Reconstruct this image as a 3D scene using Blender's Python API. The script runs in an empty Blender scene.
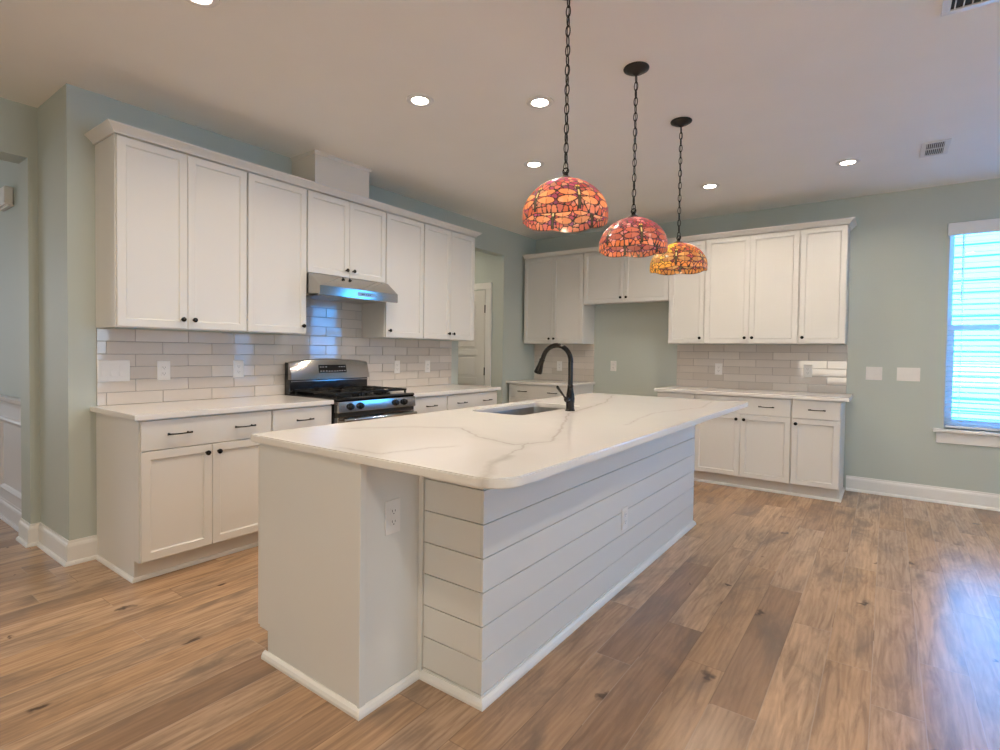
import bpy, bmesh, math, random
import numpy as np
from mathutils import Vector, Matrix, Euler
random.seed(7); rng = np.random.default_rng(7)
PI = math.pi
scn = bpy.context.scene
COL = scn.collection

# ------------------------------------------------------------------ camera
CAM = (3.7861, -1.0285, 1.2648)
cd = bpy.data.cameras.new('camera'); cam = bpy.data.objects.new('camera', cd); COL.objects.link(cam)
cd.sensor_width = 36.0; cd.lens = 535.53/1000*36.0
cd.shift_x = 0.00887; cd.shift_y = -0.00986
cd.clip_start = 0.05
cam.matrix_world = (Matrix.Translation(CAM) @ Matrix.Rotation(0.6367, 4, 'Z')
                    @ Matrix.Rotation(PI/2-0.0247, 4, 'X') @ Matrix.Rotation(0.0132, 4, 'Z'))
scn.camera = cam

# ------------------------------------------------------------------ world, sun, exposure
w = bpy.data.worlds.new('sky'); scn.world = w; w.use_nodes = True
bg = w.node_tree.nodes['Background']
bg.inputs[0].default_value = (0.15, 0.48, 1.0, 1); bg.inputs[1].default_value = 4.2
sd = bpy.data.lights.new('sun', 'SUN'); sd.energy = 62; sd.angle = 0.02; sd.color = (0.27, 0.48, 1.0)
sun = bpy.data.objects.new('sun', sd); COL.objects.link(sun)
sun.rotation_euler = Vector((0.30, 0.58, -1.0)).to_track_quat('-Z', 'Y').to_euler()
CAN_POWER = 9.8            # radiant watts of each ceiling can
CAN_COLOR = (1.0, 0.85, 0.68)
def day_or_fill_light(name, loc, rot, sx, sy, power, color):
    d = bpy.data.lights.new(name, 'AREA'); d.shape = 'RECTANGLE'; d.size = sx; d.size_y = sy
    d.energy = power; d.color = color
    o = bpy.data.objects.new(name, d); COL.objects.link(o); o.location = loc; o.rotation_euler = rot
    return o
# daylight standing in the windows out of the frame (breakfast nook, dining room)
day_or_fill_light('daylight_right', (8.24, 1.5, 1.54), (0, PI/2, 0), 1.74, 2.6, 60, (0.52, 0.76, 1.0))
day_or_fill_light('ceiling_fill_behind', (4.2, -5.9, .95), (PI/2+.8, 0, 0), 4.6, .9, 96, (1.0, 0.90, 0.74))  # added warm fill lamp, tilted up to brighten the ceiling
day_or_fill_light('daylight_dining', (-4.45, -2.0, 1.5), (0, -PI/2, 0), 1.8, 1.9, 32, (0.80, 0.88, 1.0))
scn.view_settings.view_transform = 'Standard'; scn.view_settings.look = 'None'
scn.view_settings.gamma = 1.0; scn.view_settings.use_curve_mapping = False
scn.view_settings.exposure = 0.01
scn.cycles.use_denoising = True
scn.cycles.max_bounces = 10; scn.cycles.diffuse_bounces = 6; scn.cycles.glossy_bounces = 4
scn.cycles.transmission_bounces = 6; scn.cycles.transparent_max_bounces = 12
scn.cycles.caustics_reflective = False; scn.cycles.caustics_refractive = False
scn.cycles.sample_clamp_indirect = 6.0

# ------------------------------------------------------------------ materials
class NT:
    def __init__(s, name):
        s.m = bpy.data.materials.new(name); s.m.use_nodes = True; s.t = s.m.node_tree
        s.t.nodes.clear(); s.out = s.n('ShaderNodeOutputMaterial')
    def n(s, typ, ins=None, **kw):
        nd = s.t.nodes.new(typ)
        for k, v in kw.items(): setattr(nd, k, v)
        for k, v in (ins or {}).items(): s.set(nd, k, v)
        return nd
    def set(s, nd, k, v):
        sock = nd.inputs[k]
        if isinstance(v, bpy.types.NodeSocket): s.t.links.new(v, sock)
        elif isinstance(v, bpy.types.Node): s.t.links.new(v.outputs[0], sock)
        else:
            if isinstance(v, (tuple, list)) and len(v) == 3 and sock.type == 'RGBA': v = (*v, 1)
            sock.default_value = v
    def math(s, op, a, b=None, c=None, clamp=False):
        nd = s.n('ShaderNodeMath', {0: a}, operation=op); nd.use_clamp = clamp
        if b is not None: s.set(nd, 1, b)
        if c is not None: s.set(nd, 2, c)
        return nd.outputs[0]
    def vec(s, op, a, b=None, scale=None):
        nd = s.n('ShaderNodeVectorMath', {0: a}, operation=op)
        if b is not None: s.set(nd, 1, b)
        if scale is not None: s.set(nd, 'Scale', scale)
        return nd.outputs['Value'] if op in ('DOT_PRODUCT', 'LENGTH', 'DISTANCE') else nd.outputs[0]
    def mix(s, f, a, b, blend='MIX'):
        nd = s.n('ShaderNodeMix', data_type='RGBA', blend_type=blend)
        s.set(nd, 0, f); s.set(nd, 6, a); s.set(nd, 7, b); return nd.outputs[2]
    def ramp(s, f, stops):
        nd = s.n('ShaderNodeValToRGB', {0: f}); e = nd.color_ramp.elements
        while len(e) < len(stops): e.new(0.5)
        for el, (p, c) in zip(e, stops):
            el.position = p; el.color = (*c, 1) if len(c) == 3 else c
        return nd.outputs[0]
    def coord(s, which='Object'): return s.n('ShaderNodeTexCoord').outputs[which]
    def noise(s, v, scale, detail=3, rough=0.5, out='Fac', dist=0.0):
        nd = s.n('ShaderNodeTexNoise', {'Vector': v, 'Scale': scale, 'Detail': detail, 'Roughness': rough, 'Distortion': dist})
        return nd.outputs[out]
    def bsdf(s, **kw):
        b = s.n('ShaderNodeBsdfPrincipled')
        for k, v in kw.items():
            s.set(b, {'color': 'Base Color', 'rough': 'Roughness', 'metal': 'Metallic', 'spec': 'Specular IOR Level',
                      'normal': 'Normal', 'coat': 'Coat Weight', 'coatr': 'Coat Roughness', 'emit': 'Emission Color',
                      'emits': 'Emission Strength', 'aniso': 'Anisotropic', 'trans': 'Transmission Weight'}[k], v)
        s.t.links.new(b.outputs[0], s.out.inputs[0]); return b
    def bump(s, h, strength, dist=0.002):
        return s.n('ShaderNodeBump', {'Height': h, 'Strength': strength, 'Distance': dist}).outputs[0]

def paint(name, c, rough, bump=0.05, scale=60, var=0.03):
    k = NT(name); co = k.coord()
    f = k.noise(co, 2.2, 2)
    col = k.mix(f, tuple(x*(1-var) for x in c), tuple(min(1, x*(1+var)) for x in c))
    k.bsdf(color=col, rough=rough, normal=k.bump(k.noise(co, scale, 2), bump))
    return k.m
def metal(name, c, rough, metallic=1.0, stretch=None):
    k = NT(name); co = k.coord()
    if stretch:
        mp = k.n('ShaderNodeMapping', {'Vector': co, 'Scale': stretch}).outputs[0]
        f = k.noise(mp, 40, 3)
        k.bsdf(color=k.mix(f, tuple(x*.88 for x in c), c), metal=metallic, rough=rough,
               normal=k.bump(f, .04, .0005))
    else:
        f = k.noise(co, 35, 3)
        k.bsdf(color=k.mix(f, tuple(x*.8 for x in c), c), metal=metallic, rough=rough)
    return k.m
def emitter(name, c, s):
    k = NT(name); e = k.n('ShaderNodeEmission', {0: c, 1: s}); k.t.links.new(e.outputs[0], k.out.inputs[0]); return k.m

M = {}
M['wall'] = paint('sage_wall_paint', (0.495, 0.545, 0.51), 0.55, .08, 90)
M['ceiling'] = paint('ceiling_paint', (0.955, 0.935, 0.885), 0.8, .1, 70)
M['trim'] = paint('white_trim_paint', (0.80, 0.79, 0.77), 0.35, .02)
M['wainscot'] = paint('wainscot_paint', (0.74, 0.74, 0.78), 0.4, .02)
M['cabinet'] = paint('white_cabinet_paint', (0.725, 0.715, 0.69), 0.38, .015, 120, .012)
M['island'] = paint('white_island_paint', (0.73, 0.735, 0.72), 0.42, .02, 120, .012)
M['carcass'] = paint('cabinet_edge_paint', (0.72, 0.69, 0.65), 0.5, .02)
M['plastic'] = paint('white_plastic', (0.82, 0.80, 0.78), 0.3, .0)
M['gapdark'] = paint('dark_slot', (0.03, 0.03, 0.03), 0.7, 0)
M['bronze'] = metal('oil_rubbed_bronze', (0.016, 0.013, 0.011), 0.19, .5)
M['black'] = metal('black_iron', (0.018, 0.017, 0.016), 0.42, .4)
M['enamel'] = paint('black_enamel', (0.012, 0.012, 0.014), 0.12, 0)
M['glassblack'] = paint('black_glass', (0.006, 0.006, 0.008), 0.05, 0)
M['steel'] = metal('brushed_stainless', (0.50, 0.485, 0.47), 0.10, 1.0, (1, 60, 60))
M['steel_v'] = metal('satin_stainless', (0.50, 0.48, 0.46), 0.3, 1.0, (60, 60, 1))
M['sinksteel'] = metal('sink_stainless', (0.60, 0.58, 0.55), 0.3, 1.0)
M['grout'] = paint('tile_grout', (0.36, 0.33, 0.31), 0.8, .1, 200)
M['door'] = paint('white_door_paint', (0.74, 0.72, 0.69), 0.4, .02)
M['mark'] = paint('pale_print', (0.6, 0.6, 0.62), 0.5, 0)
M['siding'] = paint('daylight_tinted_siding', (0.27, 0.76, 0.92), 0.6, .05)  # cyan cast of the daylight is put into the siding colour
M['vinyl'] = paint('white_vinyl', (0.78, 0.80, 0.84), 0.35, .0)
M['lens'] = emitter('led_lens', (1.0, 0.88, 0.74, 1), CAN_POWER*.18/(PI*PI*0.055**2))
M['bulb'] = emitter('warm_bulb', (1.0, 0.74, 0.48, 1), 58)
# blind slat: white vinyl that lets some light through
k = NT('blind_slat'); d = k.n('ShaderNodeBsdfDiffuse', {0: (0.8, 0.84, 0.88, 1)}); t = k.n('ShaderNodeBsdfTranslucent', {0: (0.85, 0.93, 0.96, 1)})
mx = k.n('ShaderNodeMixShader', {0: 0.6, 1: d, 2: t}); k.t.links.new(mx.outputs[0], k.out.inputs[0]); M['slat'] = k.m
# window glass
k = NT('window_glass'); tr = k.n('ShaderNodeBsdfTransparent', {0: (0.93, 0.98, 0.98, 1)}); gl = k.n('ShaderNodeBsdfGlossy', {'Roughness': .02})
fr = k.math('MULTIPLY_ADD', k.math('POWER', k.n('ShaderNodeLayerWeight').outputs['Facing'], 5.0), .9, .04); mx = k.n('ShaderNodeMixShader', {0: fr, 1: tr, 2: gl}); k.t.links.new(mx.outputs[0], k.out.inputs[0]); M['glass'] = k.m
# glazed tile, one tint per tile
k = NT('glazed_subway_tile'); ri = k.n('ShaderNodeNewGeometry').outputs['Random Per Island']; co = k.coord()
col = k.ramp(ri, [(0, (0.60, 0.54, 0.485)), (.5, (0.66, 0.60, 0.545)), (1, (0.72, 0.665, 0.61))])
k.bsdf(color=k.mix(k.math('MULTIPLY', k.noise(co, 14, 3), .25), col, (.52, .48, .45)), rough=.045, spec=.75, normal=k.bump(k.noise(co, 9, 1), .03, .003)); M['tile'] = k.m
# quartz
k = NT('veined_quartz'); co = k.coord(); wob = k.n('ShaderNodeTexNoise', {'Vector': co, 'Scale': 7, 'Detail': 4}).outputs['Color']
p = k.vec('ADD', co, k.vec('SCALE', k.vec('SUBTRACT', wob, (.5, .5, .5)), scale=.05))
nz = k.noise(k.vec('SCALE', p, scale=1.0), 1.3, 4, .55, dist=.6)
thin = k.math('SUBTRACT', 1.0, k.math('MULTIPLY', k.math('ABSOLUTE', k.math('SUBTRACT', nz, .5)), 90, clamp=True))
thin = k.math('MULTIPLY', thin, k.math('MULTIPLY', k.noise(co, 1.1, 1), .10))
base = k.mix(k.noise(co, 3, 3), (.80, .775, .745), (.84, .82, .795))
k.bsdf(color=k.mix(thin, base, (.50, .45, .41)), rough=.14, spec=.5); M['quartz'] = k.m
VEINS = [([(1.85,.55),(1.993,.73),(2.211,.881),(2.434,.728),(2.64,.669),(2.723,.831),(2.62,1.05),(2.546,1.224),(2.3,1.75),(2.15,2.6),(1.9,3.3)], .010),
         ([(2.2,.2),(2.4,.214),(2.451,.408),(2.493,.499)], .005), ([(2.90,.12),(2.864,.21),(2.80,.31),(2.778,.358),(2.753,.467)], .028),
         ([(2.753,.467),(2.66,.75)], .006), ([(2.75,1.5),(2.66,2.1),(2.8,2.7),(2.72,3.3)], .003)]
k = NT('veined_island_quartz'); co = k.coord(); wob = k.n('ShaderNodeTexNoise', {'Vector': co, 'Scale': 8, 'Detail': 5, 'Roughness': .6}).outputs['Color']
p = k.vec('MULTIPLY', k.vec('ADD', co, k.vec('SCALE', k.vec('SUBTRACT', wob, (.5, .5, .5)), scale=.07)), (1, 1, 0))
vein = None
for pts, wd in VEINS:
    dm = None
    for (ax, ay), (bx, by) in zip(pts[:-1], pts[1:]):
        ab = (bx-ax, by-ay, 0); l2 = ab[0]**2+ab[1]**2
        ap = k.vec('SUBTRACT', p, (ax, ay, 0))
        tt = k.math('MULTIPLY', k.vec('DOT_PRODUCT', ap, ab), 1/l2, clamp=True)
        q = k.n('ShaderNodeVectorMath', {0: ab}, operation='SCALE'); k.set(q, 'Scale', tt)
        dd = k.vec('LENGTH', k.vec('SUBTRACT', ap, q.outputs[0]))
        dm = dd if dm is None else k.math('MINIMUM', dm, dd)
    core = k.math('SUBTRACT', 1.0, k.math('DIVIDE', dm, wd), clamp=True)
    halo = k.math('MULTIPLY', k.math('SUBTRACT', 1.0, k.math('DIVIDE', dm, wd*6), clamp=True), .16)
    one = k.math('ADD', k.math('MULTIPLY', core, .42), halo)
    vein = one if vein is None else k.math('MAXIMUM', vein, one)
vein = k.math('MULTIPLY', vein, k.math('MULTIPLY_ADD', k.noise(co, 5, 2), .9, .45), clamp=True)
base = k.mix(k.noise(co, 2.5, 4), (.80, .775, .745), (.85, .83, .80))
k.bsdf(color=k.mix(vein, base, (.42, .37, .33)), rough=.085, spec=.5); M['quartz_island'] = k.m
# wood floor
k = NT('hickory_plank_floor'); co = k.coord(); sx = k.n('ShaderNodeSeparateXYZ', {0: co})
W, L = .157, 1.25
u = k.math('DIVIDE', sx.outputs[0], W); row = k.math('FLOOR', u); fu = k.math('FRACT', u)
off = k.n('ShaderNodeTexWhiteNoise', {'W': row}, noise_dimensions='1D').outputs[0]
v = k.math('ADD', k.math('DIVIDE', sx.outputs[1], L), k.math('MULTIPLY', off, 7.0)); cell = k.math('FLOOR', v); fv = k.math('FRACT', v)
idv = k.n('ShaderNodeCombineXYZ', {0: row, 1: cell})
wn = k.n('ShaderNodeTexWhiteNoise', {'Vector': idv}, noise_dimensions='2D'); r1 = wn.outputs['Value']; rc = wn.outputs['Color']
shift = k.vec('SCALE', rc, scale=9.0); pc = k.vec('ADD', co, shift)
gm = k.n('ShaderNodeMapping', {'Vector': pc, 'Scale': (8, .9, 1)}).outputs[0]
grain = k.noise(gm, 3.0, 6, .6, dist=1.0)
fine = k.noise(k.n('ShaderNodeMapping', {'Vector': pc, 'Scale': (60, 3, 1)}).outputs[0], 6, 3)
rings = k.n('ShaderNodeTexWave', {'Vector': k.n('ShaderNodeMapping', {'Vector': pc, 'Scale': (1, .12, 1)}).outputs[0], 'Scale': 14, 'Distortion': 9, 'Detail': 2, 'Detail Scale': 1.4}, wave_type='BANDS', bands_direction='X').outputs['Fac']
blot = k.noise(k.n('ShaderNodeMapping', {'Vector': pc, 'Scale': (2.4, .75, 1)}).outputs[0], 2.3, 5, .62, dist=.5)
c0 = k.ramp(r1, [(0, (.34, .21, .128)), (.25, (.46, .285, .165)), (.5, (.56, .35, .20)), (.75, (.49, .33, .215)), (1, (.64, .415, .25))])
c1 = k.mix(k.math('MULTIPLY', k.math('SUBTRACT', grain, .42, clamp=True), 2.4, clamp=True), c0, (.21, .128, .080))
c2 = k.mix(k.math('MULTIPLY', rings, .16), c1, (.13, .08, .05))
c3 = k.mix(k.math('MULTIPLY', k.math('MULTIPLY', k.math('SUBTRACT', blot, .49, clamp=True), 4.5, clamp=True), .85), c2, (.19, .135, .098))
kv = k.n('ShaderNodeTexVoronoi', {'Vector': k.n('ShaderNodeMapping', {'Vector': k.vec('ADD', pc, k.vec('SCALE', k.n('ShaderNodeTexNoise', {'Vector': co, 'Scale': 16}).outputs['Color'], scale=.10)), 'Scale': (4.2, 2.0, 1)}).outputs[0], 'Scale': 1.0, 'Randomness': 1.0}, voronoi_dimensions='2D')
krad = k.math('MULTIPLY_ADD', k.n('ShaderNodeSeparateColor', {0: kv.outputs['Color']}).outputs[0], .22, -.12)
knot = k.math('MULTIPLY', k.math('SUBTRACT', 1.0, k.math('DIVIDE', kv.outputs['Distance'], k.math('MAXIMUM', krad, .02)), clamp=True), k.math('MULTIPLY', k.math('GREATER_THAN', krad, .02), 1.5), clamp=True)
c4 = k.mix(k.math('MULTIPLY', knot, .8), c3, (.045, .030, .024))
c5 = k.mix(k.math('MULTIPLY', fine, .12), c4, (.10, .065, .045))
eu = k.math('MINIMUM', fu, k.math('SUBTRACT', 1.0, fu)); ev = k.math('MULTIPLY', k.math('MINIMUM', fv, k.math('SUBTRACT', 1.0, fv)), L/W)
seam = k.math('SUBTRACT', 1.0, k.math('DIVIDE', k.math('MINIMUM', eu, ev), .016), clamp=True)
c6 = k.mix(k.math('MULTIPLY', seam, .5), c5, k.mix(k.math('GREATER_THAN', k.noise(co, .9, 1), .5), (.10, .065, .045), (.46, .36, .28)))  # pale stretches: glint of the plank bevels put into the seam colour
hgt = k.math('SUBTRACT', k.math('MULTIPLY', grain, .35), k.math('MULTIPLY', seam, 1.0))
k.bsdf(color=c6, rough=.26, spec=.5, normal=k.bump(hgt, .10, .002)); M['floor'] = k.m
# leaded art glass (pattern of the panes is stored on the shade itself)
k = NT('leaded_art_glass'); at = k.n('ShaderNodeAttribute', attribute_name='glass'); colr = at.outputs['Color']; lead = at.outputs['Alpha']
cl = k.mix(k.math('MULTIPLY', k.noise(k.coord(), 55, 3), .22), colr, k.mix(.5, colr, (.95, .8, .6)))
tl = k.n('ShaderNodeBsdfTranslucent', {0: cl}); df = k.n('ShaderNodeBsdfDiffuse', {0: cl}); gs = k.n('ShaderNodeBsdfGlossy', {0: (1, 1, 1, 1), 'Roughness': .12})
m1 = k.n('ShaderNodeMixShader', {0: .18, 1: tl, 2: df}); m2 = k.n('ShaderNodeMixShader', {0: .05, 1: m1, 2: gs})
ld = k.n('ShaderNodeBsdfPrincipled', {'Base Color': (.03, .026, .022, 1), 'Metallic': .5, 'Roughness': .4})
m3 = k.n('ShaderNodeMixShader', {0: lead, 1: m2, 2: ld}); k.t.links.new(m3.outputs[0], k.out.inputs[0]); M['artglass'] = k.m

# ------------------------------------------------------------------ mesh helpers
def box(bm, x0, x1, y0, y1, z0, z1, bev=0.0, rot=None, seg=1):
    vs = [Vector((x, y, z)) for x in (x0, x1) for y in (y0, y1) for z in (z0, z1)]
    if rot is not None: vs = [rot @ v for v in vs]
    v = [bm.verts.new(q) for q in vs]
    fs = [bm.faces.new([v[i] for i in f]) for f in ((0,1,3,2),(4,6,7,5),(0,4,5,1),(2,3,7,6),(0,2,6,4),(1,5,7,3))]
    if bev:
        es = list({e for f in fs for e in f.edges})
        bmesh.ops.bevel(bm, geom=es, offset=bev, segments=seg, affect='EDGES', profile=.6)
def prism(bm, pts, axis, a, b, bev=0.0):
    """polygon pts (2D) extruded along axis from a to b; pts map to the other two axes in order"""
    def mk(p, t):
        q = [0, 0, 0]; o = [i for i in range(3) if i != axis]; q[o[0]] = p[0]; q[o[1]] = p[1]; q[axis] = t; return q
    A = [bm.verts.new(mk(p, a)) for p in pts]; B = [bm.verts.new(mk(p, b)) for p in pts]
    fs = [bm.faces.new(A), bm.faces.new(B[::-1])]
    n = len(pts)
    for i in range(n): fs.append(bm.faces.new((A[i], B[i], B[(i+1) % n], A[(i+1) % n])))
    if bev: bmesh.ops.bevel(bm, geom=list({e for f in fs for e in f.edges}), offset=bev, segments=1, affect='EDGES')
def lathe(bm, prof, seg=20, mat=None, cap=True):
    mat = mat or Matrix(); rings = []
    for r, z in prof:
        rings.append([bm.verts.new(mat @ Vector((r*math.cos(2*PI*i/seg), r*math.sin(2*PI*i/seg), z))) for i in range(seg)])
    for a, b in zip(rings[:-1], rings[1:]):
        for i in range(seg): bm.faces.new((a[i], a[(i+1) % seg], b[(i+1) % seg], b[i]))
    if cap:
        if prof[0][0] > 1e-6: bm.faces.new(rings[0][::-1])
        if prof[-1][0] > 1e-6: bm.faces.new(rings[-1])
def tube(bm, pts, rad, seg=10, closed=False):
    pts = [Vector(p) for p in pts]; n = len(pts)
    rad = rad if isinstance(rad, (list, tuple)) else [rad]*n
    rings = []; up = None
    for i, p in enumerate(pts):
        a = pts[(i-1) % n] if (closed or i > 0) else p; b = pts[(i+1) % n] if (closed or i < n-1) else p
        t = (b-a).normalized()
        if up is None: up = t.orthogonal().normalized()
        up = (up - t*up.dot(t)).normalized(); sd_ = t.cross(up)
        rings.append([bm.verts.new(p + rad[i]*(up*math.cos(2*PI*j/seg)+sd_*math.sin(2*PI*j/seg))) for j in range(seg)])
    m = n if closed else n-1
    for i in range(m):
        a, b = rings[i], rings[(i+1) % n]
        for j in range(seg): bm.faces.new((a[j], a[(j+1) % seg], b[(j+1) % seg], b[j]))
    if not closed: bm.faces.new(rings[0][::-1]); bm.faces.new(rings[-1])
def sweep(bm, path, prof, z=0.0, closed=False):
    """profile [(out, z)] (closed loop) carried along a 2D path with mitred corners; 'out' lies to the right of travel"""
    n = len(path); P = [Vector(p) for p in path]; rings = []
    for i in range(n):
        d0 = (P[i]-P[i-1]).normalized() if (i > 0 or closed) else None
        d1 = (P[(i+1) % n]-P[i]).normalized() if (i < n-1 or closed) else None
        d0 = d0 or d1; d1 = d1 or d0
        n0 = Vector((d0.y, -d0.x)); n1 = Vector((d1.y, -d1.x))
        m = (n0+n1); m = m/max(1e-6, m.dot(n0)) if m.length > 1e-6 else n0
        rings.append([bm.verts.new((P[i].x+m.x*o, P[i].y+m.y*o, z+h)) for o, h in prof])
    k_ = len(prof)
    for i in range(n if closed else n-1):
        a, b = rings[i], rings[(i+1) % n]
        for j in range(k_): bm.faces.new((a[j], a[(j+1) % k_], b[(j+1) % k_], b[j]))
    if not closed: bm.faces.new(rings[0][::-1]); bm.faces.new(rings[-1])
def BM(): return bmesh.new()
def obj(name, bm, mat, parent=None, smooth=False, angle=35):
    bmesh.ops.recalc_face_normals(bm, faces=bm.faces)
    me = bpy.data.meshes.new(name); bm.to_mesh(me); bm.free()
    for m_ in (mat if isinstance(mat, list) else [mat]): me.materials.append(m_)
    if smooth:
        me.polygons.foreach_set('use_smooth', [True]*len(me.polygons)); me.set_sharp_from_angle(angle=math.radians(angle))
    o = bpy.data.objects.new(name, me); COL.objects.link(o)
    if parent is not None: o.parent = parent
    return o
def boxes(name, lst, mat, parent=None, bev=0.0):
    bm = BM()
    for b in lst: box(bm, *b, bev=bev)
    return obj(name, bm, mat, parent)
def tag(o, label, cat, group=None):
    o['label'] = label; o['category'] = cat
    if group: o['group'] = group
    return o
def thing(name, label, cat, loc=(0, 0, 0), rz=0.0, group=None):
    o = bpy.data.objects.new(name, None); COL.objects.link(o); o.location = loc; o.rotation_euler = (0, 0, rz)
    o.empty_display_size = .1
    return tag(o, label, cat, group)
def struct(o): o['kind'] = 'structure'; return o
def copy_tree(o, parent=None):
    c = o.copy(); COL.objects.link(c)
    if parent is not None: c.parent = parent
    for ch in list(o.children): copy_tree(ch, c)
    return c
def rrect(x0, x1, y0, y1, rs, n=8):
    """counter-clockwise rounded rectangle; rs = radii at (x0,y0),(x1,y0),(x1,y1),(x0,y1)"""
    if not isinstance(rs, (list, tuple)): rs = [rs]*4
    out = []
    for (cx, cy, sx_, sy_, a0), r in zip(((x0, y0, 1, 1, PI), (x1, y0, -1, 1, 1.5*PI), (x1, y1, -1, -1, 0), (x0, y1, 1, -1, .5*PI)), rs):
        for i in range(n+1):
            a = a0+.5*PI*i/n; out.append((cx+sx_*r+r*math.cos(a), cy+sy_*r+r*math.sin(a)))
    return out
def slab(bm, outline, z0, z1, bev=.004, hole=None):
    vo = [bm.verts.new((x, y, z1)) for x, y in outline]
    eo = [bm.edges.new((vo[i], vo[(i+1) % len(vo)])) for i in range(len(vo))]
    if hole:
        vh = [bm.verts.new((x, y, z1)) for x, y in hole]
        eh = [bm.edges.new((vh[i], vh[(i+1) % len(vh)])) for i in range(len(vh))]
        r = bmesh.ops.triangle_fill(bm, use_beauty=True, edges=eo+eh)
        top = [g for g in r['geom'] if isinstance(g, bmesh.types.BMFace)]
    else: top = [bm.faces.new(vo)]
    r = bmesh.ops.extrude_face_region(bm, geom=top)
    for g in r['geom']:
        if isinstance(g, bmesh.types.BMVert): g.co.z = z0
    bm.normal_update()
    if bev:
        es = [e for e in bm.edges if len(e.link_faces) == 2 and abs(e.verts[0].co.z-e.verts[1].co.z) < 1e-6
              and abs(e.link_faces[0].normal.dot(e.link_faces[1].normal)) < .3]
        bmesh.ops.bevel(bm, geom=es, offset=bev, segments=2, affect='EDGES')

# ------------------------------------------------------------------ room shell
CEIL = 2.758; YB = 5.054; XR = 8.2; YF = -6.0; T = .15; J = 4.326; WE = 3.481
def S(name, lst, mat, parent=None): return struct(boxes(name, lst, mat, parent))
S('floor', [(-4.6, XR+.2, YF-.2, YB+.2, -.1, 0)], M['floor'])
S('ceiling', [(-4.6, XR+.2, YF-.2, YB+.2, CEIL, CEIL+.1)], M['ceiling'])
WX0, WX1, WZ0, WZ1 = 4.195, 5.105, .650, 2.43
NX0, NX1 = 7.0, 7.9
S('wall_back', [(-.12, WX0, YB, YB+T, 0, CEIL), (WX0, WX1, YB, YB+T, 0, WZ0), (WX0, WX1, YB, YB+T, WZ1, CEIL),
                (WX1, NX0, YB, YB+T, 0, CEIL), (NX0, NX1, YB, YB+T, 0, WZ0), (NX0, NX1, YB, YB+T, WZ1, CEIL), (NX1, XR+T, YB, YB+T, 0, CEIL)], M['wall'])
S('wall_left', [(-.12, 0, .12, WE, 0, CEIL), (-.12, 0, WE, J, 2.447, CEIL), (-.12, 0, J, YB, 0, CEIL), (-.545, 0, 0, .12, 0, CEIL),
                (-.745, -.545, -.05, .12, 0, CEIL), (-.745, -.545, -2.3, -.05, 2.435, CEIL), (-.745, -.545, YF, -2.3, 0, CEIL)], M['wall'])
S('wall_right', [(XR, XR+T, YF, .2, 0, CEIL), (XR, XR+T, 2.8, YB, 0, CEIL), (XR, XR+T, .2, 2.8, 0, .65), (XR, XR+T, .2, 2.8, 2.43, CEIL), (XR+T-.01, XR+T, .2, 2.8, .65, 2.43)], M['wall'])
S('wall_front', [(-.745, 1.9, YF-T, YF, 0, CEIL), (6.5, XR+T, YF-T, YF, 0, CEIL), (1.9, 6.5, YF-T, YF, 0, .45), (1.9, 6.5, YF-T, YF, 1.5, CEIL), (1.9, 6.5, YF-T, YF-T+.01, .45, 1.5)], M['wall'])
S('wall_hall', [(-1.7, -.12, J, J+.12, 0, CEIL), (-1.82, -1.7, 2.8, J+.12, 0, CEIL), (-1.82, -.12, 2.68, 2.8, 0, CEIL)], M['wall'])
S('wall_dining', [(-4.5, -.745, 0, .12, 0, CEIL), (-4.62, -4.5, -4.1, .12, 0, CEIL), (-4.62, -.745, -4.22, -4.1, 0, CEIL)], M['wall'])
# vent chase above the wall cabinets with a small cove where it meets the ceiling
bm = BM(); box(bm, .001, .30, 1.433, 1.954, 2.30, CEIL-.001)
sweep(bm, [(.001, 1.433), (.30, 1.433), (.30, 1.954), (.001, 1.954)], [(0, -.022), (.004, -.020), (.013, -.007), (.015, 0), (0, 0)], CEIL-.001)
struct(obj('wall_chase', bm, paint('chase_paint', (.74, .69, .62), .6, .05)))
BASEP = [(0, 0), (.016, 0), (.016, .105), (.012, .118), (.008, .124), (.006, .138), (0, .138)]
SHOE = [(0, 0), (.014, 0), (.013, .010), (.008, .019), (0, .022)]
def baseboard(name, paths, mat=None):
    bm = BM()
    for p in paths:
        sweep(bm, p, BASEP)
        # shoe mould standing in front of the board
        sweep(bm, p, [(o+.016, h) for o, h in SHOE])
    struct(obj(name, bm, mat or M['trim']))
baseboard('baseboard_left', [[(-.745, -.05), (-.545, -.05), (-.545, 0), (0, 0), (0, .15)], [(-.545, -5.9), (-.545, -2.3)], [(0, 3.40), (0, WE)], [(0, J), (0, 4.44)]])
baseboard('baseboard_back', [[(3.5, YB), (XR, YB)]])
baseboard('baseboard_alcove', [[(.9, YB), (1.87, YB)]])
baseboard('baseboard_dining', [[(-4.4, 0), (-.745, 0)]], M['wainscot'])
baseboard('baseboard_hall', [[(-.165, J), (-.121, J)]])
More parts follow.
